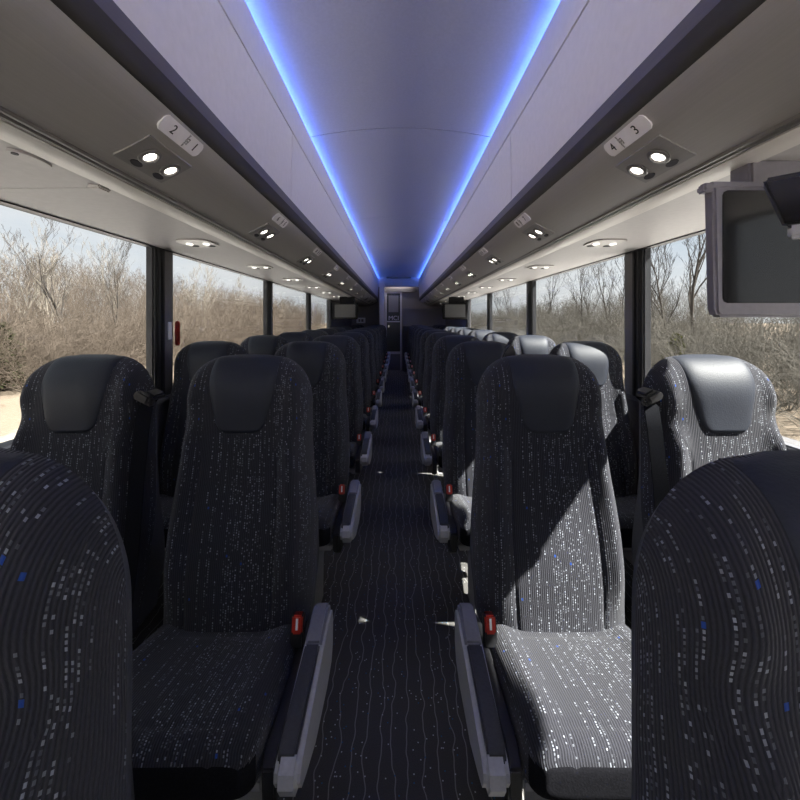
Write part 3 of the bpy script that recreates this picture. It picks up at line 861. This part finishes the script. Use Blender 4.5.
# thicket: uncountable brush and saplings, one mass on each side
brush = []
for k in range(7):
    h = 1.0
    ln = gen_tree(rng, 1.0, .0062, 3, .50, (13, 5, 3), .10, rng.normal(0, .10), .20, .0011)
    brush.append(poly_tubes(ln, 3))
shrub = []
for k in range(5):
    ln = []
    for q in range(7):
        a = rng.random()*6.28
        g = gen_tree(rng, .75+.3*rng.random(), .005, 2, .55, (9, 5), .1, 0, .12, .0014)
        c, s_ = math.cos(a), math.sin(a); tl = .35+.5*rng.random()
        R1 = np.array([[c, -s_, 0], [s_, c, 0], [0, 0, 1]]) @ np.array([[math.cos(tl), 0, math.sin(tl)], [0, 1, 0], [-math.sin(tl), 0, math.cos(tl)]])
        ln += [(lv, p @ R1.T, r_) for lv, p, r_ in g]
    shrub.append(poly_tubes(ln, 3))
def scatter(name, mat, sg, ratio, spec, label):
    Vs, Fs, base = [], [], 0
    for src, cnt, x0, x1, y0, y1, h0, h1, wd in spec:
        for _ in range(cnt):
            V, F4 = src[rng.integers(len(src))]
            f = rng.random()**1.3
            x = x0+(x1-x0)*f; y = y0 + (y1-y0)*rng.random()
            h = (h0+(h1-h0)*rng.random())*(CAM_Z-GZ+ratio*x if h0 < 1.0 else 1.0); a = rng.random()*6.28
            c, s_ = math.cos(a), math.sin(a)
            P = V*np.array([h*wd, h*wd, h]); 
            P = P @ np.array([[c, s_, 0], [-s_, c, 0], [0, 0, 1]])
            Vs.append(P + np.array([sg*x, y, GZ-.05])); Fs.append(F4+base); base += len(V)
    me = np_mesh(name, np.concatenate(Vs), np.concatenate(Fs), mat)
    o = bpy.data.objects.new(name, me); COL.objects.link(o)
    return tag(o, label, 'thicket', None, 'stuff')
scatter('thicket', M['twig_l'], -1, .150, [(brush, 560, 15, 36, -2, 90, .62, 1.0, .80), (shrub, 420, 12.5, 24, -2, 60, 2.0, 4.0, 1.0), (brush, 160, 36, 70, 40, 230, .7, .95, 1.0)],
        'dense brown leafless thicket outside the left windows')
scatter('thicket', M['twig_r'], 1, .100, [(brush, 560, 13, 34, -2, 90, .62, 1.0, .85), (shrub, 460, 10.0, 22, -2, 60, 1.8, 3.6, 1.0), (brush, 160, 34, 70, 40, 230, .7, .95, 1.0)],
        'dense grey leafless thicket outside the right windows')

def tall_tree(px, top_y, dist, sg, label, dark, seed, lean=0.0, r=.10):
    """dist: sideways distance from the bus"""
    rg = np.random.default_rng(seed)
    lat = abs(px-398)/400; y = dist/lat
    h = (320-top_y)/400*y + CAM_Z - GZ
    lines = gen_tree(rg, h, r*.75, 4, .38, (12, 5, 4, 2), .36, lean, .36, .0055)
    root = empty('bare_tree', (sg*dist, y, GZ), label, 'tree', 'tall bare trees beyond the thicket')
    mat = M['bark_dark'] if dark else M['bark']
    for nm, sel in (('trunk', [l for l in lines if l[0] == 0]), ('branches', [l for l in lines if l[0] > 0])):
        V, F4 = poly_tubes(sel, 7); ob = bpy.data.objects.new(nm, np_mesh(nm, V, F4, mat)); COL.objects.link(ob); ob.parent = root
TREES = [
 (73, 250, 15, -1, 'tallest bare tree outside the nearest left window, forked crown against the sky', 1, 3, .02, .11),
 (110, 262, 16, -1, 'leaning bare tree outside the nearest left window, right of the forked tree', 1, 4, .10, .10),
 (57, 283, 17, -1, 'slim pale trunk in front of the thicket, nearest left window', 0, 5, -.06, .09),
 (22, 262, 19, -1, 'thin bare tree near the left picture edge, nearest left window', 0, 6, 0, .09),
 (134, 262, 18, -1, 'bare tree just before the first left window post', 0, 8, 0, .09),
 (192, 286, 18, -1, 'left bare tree in the second left window', 0, 9, 0, .09),
 (207, 284, 16, -1, 'middle bare tree in the second left window', 0, 10, .03, .09),
 (236, 290, 18, -1, 'right bare tree in the second left window', 0, 12, 0, .09),
 (288, 303, 18, -1, 'bare tree in the third left window', 0, 13, 0, .09),
 (672, 246, 14, 1, 'tall grey bare tree right of the right window post', 1, 14, -.02, .11),
 (697, 230, 15, 1, 'thickest bare tree left of the nearest television, nearest right window', 1, 15, .03, .16),
 (655, 268, 15, 1, 'short bare tree close beside the right window post, nearest right window', 1, 16, -.03, .08),
 (583, 272, 17, 1, 'leaning bare tree in the middle of the second right window', 1, 17, -.05, .10),
 (596, 283, 19, 1, 'slim bare tree in the second right window, between two taller ones', 1, 18, 0, .08),
 (607, 271, 16, 1, 'straight tall bare tree in the second right window, near its right end', 1, 19, 0, .10),
 (620, 280, 16, 1, 'bare tree cut by the right window post, second right window', 1, 20, 0, .09),
 (541, 281, 16, 1, 'curved bare tree at the left end of the second right window', 1, 21, -.04, .11),
 (513, 287, 18, 1, 'right bare tree in the third right window', 1, 22, 0, .11),
 (503, 291, 18, 1, 'left bare tree in the third right window', 1, 23, 0, .11),
]
for px, ty, dist, sg, lb, dk, sd_, ln_, r_ in TREES: tall_tree(px, ty, dist, sg, lb, dk, sd_, ln_, r_)

def leafy(px, py, dist, sg, h, w, mat, label, seed):
    rg = np.random.default_rng(seed); y = dist/(abs(px-398)/400)
    root = empty('evergreen_shrub', (sg*dist, y, GZ), label, 'shrub')
    n = 2600; t = rg.random(n)**.8; a = rg.random(n)*6.28
    lump = 1 + .35*np.sin(a*3+t*9) + .2*np.sin(a*5-t*14)
    rad = w*(1-t)**.7*lump*(.55+.45*rg.random(n)); z = .25+t*(h-.25)
    c = np.stack([rad*np.cos(a), rad*np.sin(a), z], -1)
    d = rg.normal(size=(n, 3)); d[:, 2] -= .2; d /= np.linalg.norm(d, axis=1)[:, None]
    e = np.cross(d, rg.normal(size=(n, 3))); e /= np.linalg.norm(e, axis=1)[:, None]
    L = .16; ww = .05
    V = np.stack([c, c+d*L*.5+e*ww, c+d*L, c+d*L*.5-e*ww], 1).reshape(-1, 3)
    F4 = np.arange(n*4).reshape(-1, 4)
    ob = bpy.data.objects.new('foliage', np_mesh('foliage', V, F4, mat)); COL.objects.link(ob); ob.parent = root
    bm = bmesh.new(); tube(bm, [(0, 0, 0), (.02, 0, h*.5), (0, 0, h*.9)], [.06, .04, .01], 6); mesh_obj('stem', bm, M['bark_dark'], root, 50)
leafy(4, 350, 15, -1, 2.5, .65, M['green'], 'dark green evergreen shrub at the left edge before the thicket', 31)
leafy(676, 350, 11, 1, 2.1, .6, M['olive'], 'yellow green shrub behind the right window seat in the second row', 32)

# ------------------------------------------------------------------ sky, sun, camera
w = bpy.data.worlds.new('sky'); SC.world = w; w.use_nodes = True
nt = w.node_tree; nt.nodes.clear()
N = nt.nodes.new; L = nt.links.new
out = N('ShaderNodeOutputWorld'); bg = N('ShaderNodeBackground'); tc = N('ShaderNodeTexCoord')
sx = N('ShaderNodeSeparateXYZ'); L(tc.outputs['Generated'], sx.inputs[0])
gr = N('ShaderNodeValToRGB'); L(sx.outputs[2], gr.inputs[0])
e = gr.color_ramp.elements
e[0].position = .0; e[0].color = (.88, .91, .95, 1); e[1].position = .5; e[1].color = (.42, .56, .78, 1)
mp = N('ShaderNodeMapping'); mp.inputs['Scale'].default_value = (1.0, 1.0, 4.5); L(tc.outputs['Generated'], mp.inputs[0])
cn = N('ShaderNodeTexNoise'); cn.inputs['Scale'].default_value = 2.2; cn.inputs['Detail'].default_value = 6; cn.inputs['Roughness'].default_value = .55
L(mp.outputs[0], cn.inputs['Vector'])
cr = N('ShaderNodeValToRGB'); L(cn.outputs[0], cr.inputs[0])
cr.color_ramp.elements[0].position = .32; cr.color_ramp.elements[0].color = (0, 0, 0, 1)
cr.color_ramp.elements[1].position = .56; cr.color_ramp.elements[1].color = (1, 1, 1, 1)
mx = N('ShaderNodeMix'); mx.data_type = 'RGBA'; L(cr.outputs[0], mx.inputs[0]); L(gr.outputs[0], mx.inputs[6]); mx.inputs[7].default_value = (.93, .93, .95, 1)
L(mx.outputs[2], bg.inputs[0]); bg.inputs[1].default_value = .62
L(bg.outputs[0], out.inputs[0])

sl = bpy.data.lights.new('sun', 'SUN'); sl.energy = 18.0; sl.angle = math.radians(.6); sl.color = (1, .95, .88)
so = bpy.data.objects.new('sun', sl); COL.objects.link(so)
so.rotation_euler = Vector((-1, .40, -1.14)).to_track_quat('-Z', 'Y').to_euler()

cd = bpy.data.cameras.new('camera'); cam = bpy.data.objects.new('camera', cd); COL.objects.link(cam)
cam.location = (0, 0, CAM_Z); cam.rotation_euler = (math.radians(90), 0, 0)
cd.sensor_width = 36; cd.lens = 18; cd.shift_x = .0025; cd.shift_y = -.1; cd.clip_start = .03; cd.clip_end = 1000
SC.camera = cam
SC.view_settings.view_transform = 'Standard'; SC.view_settings.look = 'None'
SC.view_settings.exposure = 0.72; SC.view_settings.gamma = 1.0
